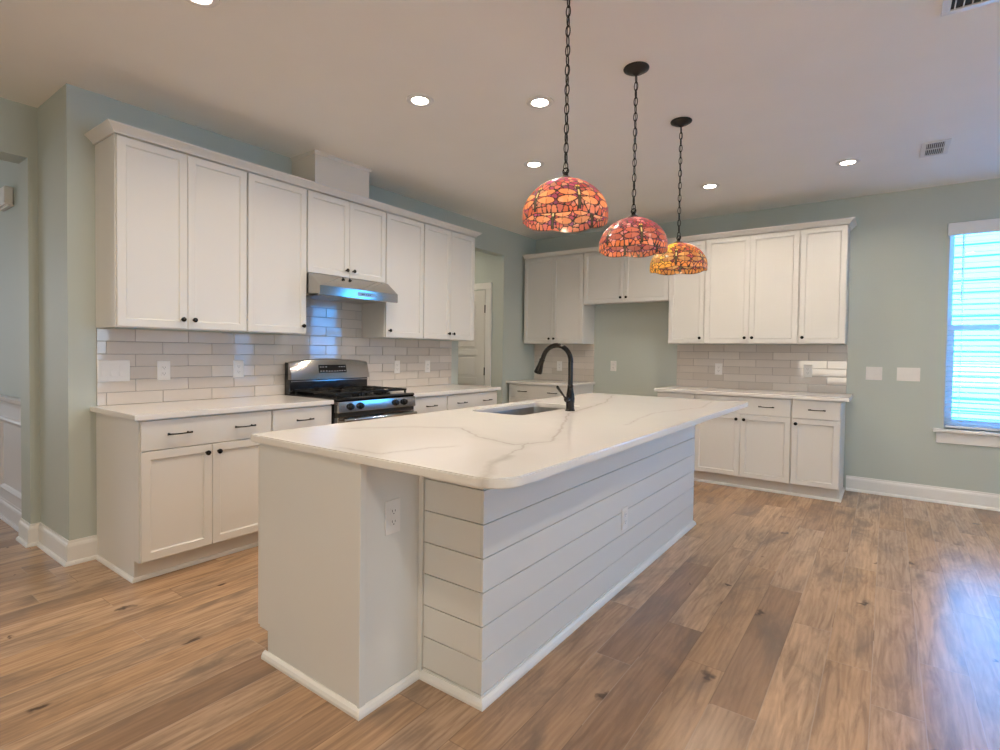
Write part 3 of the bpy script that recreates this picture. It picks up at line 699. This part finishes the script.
for x in (.105, .195, .545, .637):
    bm = BM(); lathe(bm, [(.026, -.002), (.026, .004), (.020, .006), (.019, .022), (.016, .028), (.001, .029)], 20, Matrix.Translation((x, -.682, .857)) @ kr)
    box(bm, -.0035, .0035, -.018, .018, .026, .033, rot=Matrix.Translation((x, -.682, .857)) @ kr, bev=.001); obj('knob', bm, M['enamel'], rg, True)
boxes('vent_gap', [(.006, RW-.006, -.668, -.63, .785, .814)], M['gapdark'], rg)
od = boxes('oven_door', [(.004, RW-.004, -.672, -.628, .27, .784)], M['steel'], rg, bev=.005)
boxes('oven_window', [(.12, RW-.12, -.6745, -.6715, .38, .66)], M['glassblack'], od, bev=.001)
bm = BM(); tube(bm, [(.03, -.722, .765), (RW/2, -.728, .765), (RW-.03, -.722, .765)], .0115, 12)
for x in (.045, RW-.045): tube(bm, [(x, -.670, .765), (x, -.722, .765)], .010, 10)
obj('oven_handle', bm, M['steel'], od, True)
dwr = boxes('storage_drawer', [(.004, RW-.004, -.668, -.628, .075, .262)], M['steel'], rg, bev=.005)

# ------------------------------------------------------------------ range hood
hd = thing('range_hood', 'slim stainless steel under-cabinet range hood above the stove', 'range hood', (0, 1.3595, 0), RL)
HW = .768
bm = BM(); pr = [(-.012, 1.8325), (-.345, 1.8325), (-.467, 1.735), (-.467, 1.668), (-.457, 1.664), (-.44, 1.676), (-.06, 1.69), (-.012, 1.69)]
prism(bm, pr, 0, 0, HW); obj('hood_shell', bm, M['steel'], hd)
boxes('grease_filter', [(.06, HW/2-.01, -.40, -.08, 1.668, 1.676), (HW/2+.01, HW-.06, -.40, -.08, 1.668, 1.676)], M['steel_v'], hd, bev=.002)
bm = BM()
for x in (HW/2-.12, HW/2+.12): lathe(bm, [(.03, 1.672), (.03, 1.678), (.001, 1.679)], 16, Matrix.Translation((x, -.425, 0)))
obj('hood_light', bm, M['plastic'], hd)
hs = Matrix.Translation((HW/2+.05, -.4672, 1.7015))
bm = BM(); box(bm, -.09, .09, -.0022, .0015, -.016, .016, rot=hs, bev=.001); cs = obj('control_strip', bm, M['steel_v'], hd)
for x in (-.045, -.028, -.004, .016, .034):
    bm = BM(); box(bm, x-.006, x+.006, -.0042, -.002, -.004, .004, rot=hs); obj('hood_button', bm, M['gapdark'], cs)

# ------------------------------------------------------------------ outlets and switches (wall frame, front to -y)
def plate(name, label, cat, loc, rz, kinds, W_=None, H_=.122, group='wall outlets and switches'):
    n = len(kinds); W_ = W_ or (.075+.046*(n-1))
    t = thing(name, label, cat, loc, rz, group)
    boxes('cover_plate', [(-W_/2, W_/2, -.006, -.0005, -H_/2, H_/2)], M['plastic'], t, bev=.0025)
    for i, kd in enumerate(kinds):
        x = (i-(n-1)/2)*.046
        if kd == 'o':
            for z in (-.0195, .0195):
                bm = BM(); prism(bm, rrect(x-.0165, x+.0165, z-.0145, z+.0145, .006, 4), 1, -.0085, -.005)
                r = obj('receptacle', bm, M['plastic'], t)
                boxes('slot', [(x-.008, x-.006, -.0088, -.008, z-.002, z+.007), (x+.006, x+.008, -.0088, -.008, z-.002, z+.006), (x-.002, x+.002, -.0088, -.008, z-.010, z-.006)], M['gapdark'], r)
        elif kd == 'b':
            boxes('blank_insert', [(x-.0165, x+.0165, -.0075, -.005, -.033, .033)], M['plastic'], t, bev=.001)
        else:
            bm = BM(); prism(bm, [(-.005, -.033), (-.0105, -.033), (-.0068, .0), (-.0085, .033), (-.005, .033)], 0, x-.0165, x+.0165, .0006); obj('rocker_switch', bm, M['plastic'], t)
YT = .0108
plate('light_switch', 'white triple rocker switch plate at left end of the left tile backsplash', 'switch', (YT, .222, 1.119), RL, 'sss', .17, .13)
plate('wall_outlet', 'white outlet on left tiles nearest the triple switch plate', 'outlet', (YT, .501, 1.116), RL, 'o', .08, .125)
plate('wall_outlet', 'white outlet on left tiles just left of the range', 'outlet', (YT, .999, 1.117), RL, 'o', .08, .125)
plate('wall_outlet', 'white outlet on left tiles just right of the range', 'outlet', (YT, 2.558, 1.108), RL, 'o')
plate('wall_outlet', 'white outlet on left tiles at the far end near the hall', 'outlet', (YT, 2.981, 1.107), RL, 'o')
plate('wall_outlet', 'white outlet on the corner tiles behind the faucet', 'outlet', (.394, YB-YT, 1.095), 0, 'o')
plate('wall_outlet', 'white outlet on the painted wall of the empty refrigerator alcove', 'outlet', (1.128, YB, 1.114), 0, 'o')
plate('wall_outlet', 'left outlet on the right-hand back tile backsplash', 'outlet', (2.335, YB-YT, 1.114), 0, 'o')
plate('wall_outlet', 'right outlet on the right-hand back tile backsplash', 'outlet', (3.162, YB-YT, 1.118), 0, 'o')
plate('light_switch', 'white double switch plate on sage wall nearest the back cabinets', 'switch', (3.690, YB, 1.113), 0, 'bs', .124)
plate('light_switch', 'white triple switch plate on sage wall nearest the window', 'switch', (3.941, YB, 1.113), 0, 'ssb', .166)
plate('wall_outlet', 'white outlet on the recessed end panel of the island', 'outlet', (2.3462, .323, .66), RL, 'o', .074, .125)
plate('wall_outlet', 'white outlet on the long shiplap side of the island', 'outlet', (2.6552, 1.739, .37), RL, 'o')
ch = thing('door_chime', 'small white door chime box high on the dining room wall', 'door chime', (-1.19, -.001, 2.235))
boxes('chime_cover', [(-.16, .095, -.052, -.001, .005, .125)], M['plastic'], ch, bev=.006)
boxes('chime_base', [(-.155, .09, -.030, -.0005, -.008, .006)], M['carcass'], ch, bev=.002)

# ------------------------------------------------------------------ ceiling lights and vents
CANS = [(1.511, 1.301, 'recessed ceiling light over the left counter, nearest the range hood'),
        (2.083, 1.730, 'recessed ceiling light just left of the nearest pendant chain'),
        (1.496, 2.605, 'small recessed ceiling light farther back, left above the nearest pendant shade'),
        (2.486, 3.952, 'recessed ceiling light behind the farthest pendant chain'),
        (3.505, 3.924, 'recessed ceiling light at right, nearest the small ceiling vent'),
        (1.405, .075, 'recessed ceiling light cut by the top left edge of the picture'),
        (3.35, -.9, 'recessed ceiling light above the camera side of the island'), (4.70, 1.3, 'recessed ceiling light out of frame over the aisle'),
        (4.70, -.9, 'recessed ceiling light out of frame at near right'), (6.4, 3.6, 'added recessed ceiling light out of frame over the nook'), (6.4, .6, 'added recessed ceiling light out of frame at far right'),  # nook and far right lights are added to light the room
        (.55, -1.7, 'added recessed fill light out of frame at near left'), (-.9, 3.62, 'added recessed fill light out of view in the little hall')]  # near left and hall lights are added fill for column, island end and hall
can0 = None
for x, y, lab in CANS:
    if can0 is None:
        can0 = thing('recessed_light', lab, 'ceiling light', (x, y, CEIL), 0, 'recessed ceiling lights')
        bm = BM(); lathe(bm, [(.047, -.003), (.052, -.0075), (.078, -.005), (.082, -.0015), (.082, -.0004), (.047, -.0004)], 36, cap=False); obj('trim_ring', bm, M['plastic'], can0, True)
        bm = BM(); lathe(bm, [(.0465, -.004), (.03, -.0055), (.001, -.006)], 32, cap=False); obj('lens', bm, M['lens'], can0, True)
        ld_ = bpy.data.lights.new('downlight', 'AREA'); ld_.shape = 'DISK'; ld_.size = .10; ld_.energy = CAN_POWER*.82*1.25; ld_.color = CAN_COLOR; ld_.spread = math.radians(157)
        lo = bpy.data.objects.new('downlight', ld_); COL.objects.link(lo); lo.parent = can0; lo.location = (0, 0, -.008)
    else:
        c = copy_tree(can0); c.location = (x, y, CEIL); c['label'] = lab
def vent(label, x0, x1, y0, y1, rows):
    t = thing('ceiling_vent', label, 'vent', (x0, y0, CEIL), 0, 'white ceiling air vents'); a, b = x1-x0, y1-y0
    boxes('vent_frame', [(0, a, 0, .03, -.008, -.0005), (0, a, b-.03, b, -.008, -.0005), (0, .03, .03, b-.03, -.008, -.0005), (a-.03, a, .03, b-.03, -.008, -.0005), (.03, a-.03, b/2-.008, b/2+.008, -.007, -.0005)][:4 if rows == 1 else 5], M['plastic'], t, bev=.002)
    boxes('vent_back', [(.03, a-.03, .03, b-.03, -.0015, -.0003)], M['gapdark'], t)
    bm = BM(); n = 9
    for i in range(n):
        x = .03+(a-.06)*(i+.5)/n; box(bm, -.0012, .0012, .03, b-.03, -.0045, .0035, rot=Matrix.Translation((x, 0, -.0062)) @ Matrix.Rotation(.5, 4, 'Y'))
    obj('louvers', bm, M['plastic'], t)
vent('small white ceiling vent near the back wall at right', 3.94, 4.10, 3.77, 4.10, 2)
vent('white ceiling vent at the top right corner of the picture', 3.935, 4.25, 1.86, 2.035, 1)

# ------------------------------------------------------------------ stained-glass pendant lamps
def shade_mesh(seed, pal, wing, low, yellow_arc=None):
    r_ = np.random.default_rng(seed); NA, NT_ = 384, 112; R, H = .178, .158
    a = np.linspace(0, 2*PI, NA, endpoint=False)[None, :]; t = np.linspace(0, 1, NT_)[:, None]
    phi = np.radians(10+84*t); rr = R*np.sin(phi)*np.ones_like(a); zz = (H*np.cos(phi)**1.05*(phi < PI/2) if False else H*np.cos(phi))*np.ones_like(a)
    s = a/(2*PI)*6
    dip = np.clip((t-.80)/.20, 0, 1); zz = zz-.009*dip*np.abs(np.cos(PI*(s-.5)))-.002*dip
    rr = rr*(1-.02*dip)
    X, Y, Z = rr*np.cos(a), rr*np.sin(a), zz
    P = np.stack([X, Y, Z], -1).reshape(-1, 3)
    # background panes: random cells
    Qs = []
    while len(Qs) < 430:
        tp_ = math.acos(r_.uniform(-.04, .985)); ta_ = r_.uniform(0, 2*PI)
        q_ = np.array([R*math.sin(tp_)*math.cos(ta_), R*math.sin(tp_)*math.sin(ta_), H*math.cos(tp_), ta_, tp_])
        if all(np.sum((q_[:3]-o_[:3])**2) > .0128**2 for o_ in Qs): Qs.append(q_)
    Qs = np.array(Qs); ns = len(Qs); ta, tp = Qs[:, 3], Qs[:, 4]
    Q = np.stack([R*np.sin(tp)*np.cos(ta), R*np.sin(tp)*np.sin(ta), H*np.cos(tp)], -1)
    cc = np.array(pal)[r_.integers(0, len(pal), ns)]*r_.uniform(.42, .9, (ns, 1))
    if yellow_arc is not None:
        ya = np.abs((ta-yellow_arc+PI) % (2*PI)-PI) < 1.1; cc[ya] = np.array([.95, .62, .08])*r_.uniform(.6, 1.1, (ya.sum(), 1))
    col = np.zeros((len(P), 3)); lead = np.zeros(len(P))
    for i in range(0, len(P), 4000):
        d = np.linalg.norm(P[i:i+4000, None]-Q[None], axis=2); o = np.argsort(d, 1)[:, :2]; j = np.arange(len(o))
        col[i:i+4000] = cc[o[:, 0]]; lead[i:i+4000] = (d[j, o[:, 1]]-d[j, o[:, 0]]) < .0035
    S_ = (s*np.ones_like(t)).ravel(); Tt = (t*np.ones_like(a)).ravel()
    def dragonfly(shift, v0, v1, wings, wcol):
        u = (S_-shift+.5) % 1.0-.5; idx = np.floor(S_-shift+.5).astype(int) % 6
        for wi, (vc, hv, hl, tilt) in enumerate(wings):
            for sg in (-1, 1):
                uu = u*sg; cu = .045+hl; q = ((uu-cu)/hl)**2+((Tt-vc-tilt*(uu-cu))/(hv*(1-.35*np.clip((cu-uu)/hl, 0, 1))))**2
                ins = q < 1.0; shade_k = r_.uniform(.75, 1.2, 6)[idx]; g = np.array(wcol)[None]*shade_k[:, None]
                col[ins] = g[ins]; lead[ins] = 0; lead[np.abs(np.sqrt(q)-1) < .075] = 1
                half = ins & (uu > cu+.02*np.sin(idx*2.1)); col[half] = col[half]*np.array([1.0, .86, .8])*r_.uniform(.7, 1.05); lead[ins & (np.abs(uu-cu-.02*np.sin(idx*2.1)-.15*(Tt-vc)) < .006)] = .8
        wd = .042*(1-.45*np.clip((Tt-v0)/(v1-v0), 0, 1))
        b = (np.abs(u) < wd) & (Tt > v0) & (Tt < v1)
        col[b] = (.10, .12, .07); lead[b] = .55
        lead[(np.abs(np.abs(u)-wd) < .010) & (Tt > v0) & (Tt < v1)] = 1
        eye = (np.abs(np.abs(u)-.03) < .02) & (np.abs(Tt-v0-.012) < .018); col[eye] = (.75, .6, .12); lead[eye] = 0
        th = (np.abs(u) < .020) & (np.abs(Tt-v0-.16) < .05); col[th] = (.70, .62, .30); lead[th] = 0
    dragonfly(0.0, .52, .97, [(.675, .062, .215, -.10), (.805, .060, .215, .06)], wing)
    band = (Tt > .885) & (lead < .5); col[band] = .35*col[band]+.65*np.array(low)
    lead[Tt < .03] = 1; lead[Tt > .985] = np.maximum(lead[Tt > .985], .9)
    me = bpy.data.meshes.new('shade'); faces = []
    for i in range(NT_-1):
        for j in range(NA):
            k2 = (j+1) % NA; faces.append((i*NA+j, (i+1)*NA+j, (i+1)*NA+k2, i*NA+k2))
    me.from_pydata(P.tolist(), [], faces); me.polygons.foreach_set('use_smooth', [True]*len(me.polygons))
    ca = me.color_attributes.new('glass', 'FLOAT_COLOR', 'POINT')
    ca.data.foreach_set('color', np.concatenate([np.clip(col, 0, 1), np.clip(lead, 0, 1)[:, None]], 1).astype(np.float32).ravel())
    me.materials.append(M['artglass']); return me
RED = [(.72, .10, .12), (.85, .22, .20), (.60, .07, .18), (.90, .38, .30), (.48, .07, .22), (.95, .50, .36), (.42, .08, .30)]
DRK = [(.45, .06, .12), (.55, .10, .20), (.80, .25, .32), (.36, .07, .18), (.88, .40, .42), (.32, .06, .18)]
MIX = [(.50, .06, .08), (.75, .16, .10), (.35, .04, .08), (.90, .35, .10), (.30, .10, .06), (.65, .22, .05)]
def pendant(label, x, y, rot, seed, *cfg, **kw):
    t = thing('pendant_lamp', label, 'pendant lamp', (x, y, CEIL), 0, 'stained-glass pendant lamps over the island')
    bm = BM(); lathe(bm, [(.064, -.0005), (.066, -.004), (.064, -.010), (.050, -.016), (.044, -.022), (.022, -.028), (.012, -.036), (.006, -.040), (.001, -.041)], 32); obj('canopy', bm, M['black'], t, True)
    zt = 1.982-CEIL
    bm = BM(); z = -.036; i = 0; LL, LWd, wr = .046, .0095, .0026; n = int(round((abs(zt)-.036-.03)/(LL-2*wr-.002))); st = (abs(zt)-.036-.028)/n
    for i in range(n):
        zc = -.036-st*(i+.5); pts = []
        for q in range(16):
            an = 2*PI*q/16; h = LWd*math.cos(an); vz = LL/2*math.sin(an)
            pts.append((h, 0, zc+vz) if i % 2 else (0, h, zc+vz))
        tube(bm, pts, wr, 6, closed=True)
    tube(bm, [(.003*math.sin(q*1.7), .003*math.cos(q*1.3), -.036-(abs(zt)-.06)*q/12) for q in range(13)], .0018, 6)
    obj('chain', bm, M['black'], t, True)
    bm = BM(); lathe(bm, [(.004, zt+.030), (.010, zt+.026), (.011, zt+.012), (.018, zt+.008), (.034, zt-.002), (.040, zt-.010), (.036, zt-.011)], 24)
    tube(bm, [(.013*math.cos(2*PI*q/16), 0, zt+.032+.013*math.sin(2*PI*q/16)) for q in range(16)], .003, 6, closed=True)
    obj('shade_cap', bm, M['black'], t, True)
    sh = bpy.data.objects.new('shade', shade_mesh(seed, *cfg, **kw)); COL.objects.link(sh); sh.parent = t; sh.location = (0, 0, zt-.161); sh.rotation_euler = (0, 0, rot)
    sh['label'] = 'leaded stained-glass dome with orange dragonflies'
    bm = BM(); lathe(bm, [(.016, zt-.010), (.018, zt-.014), (.018, zt-.038), (.014, zt-.041)], 16); obj('socket', bm, M['black'], t, True)
    bm = BM(); lathe(bm, [(.010, zt-.040), (.012, zt-.048), (.021, zt-.064), (.024, zt-.078), (.021, zt-.092), (.010, zt-.101), (.001, zt-.102)], 16); obj('bulb', bm, M['bulb'], t, True)
    return t
pendant('nearest pendant lamp, red and orange stained-glass dome with dragonflies on a black chain', 2.700, .94, .30, 3, RED, (.95, .42, .20), (.75, .20, .08))
pendant('middle pendant lamp, dark plum and pink stained-glass dome with orange rim', 2.694, 1.69, 1.15, 11, DRK, (.50, .15, .12), (1.0, .30, .06))
pendant('farthest pendant lamp, red stained-glass dome with yellow glass on its left', 2.688, 2.468, .75, 23, MIX, (.62, .34, .12), (.98, .40, .06), yellow_arc=2.9)
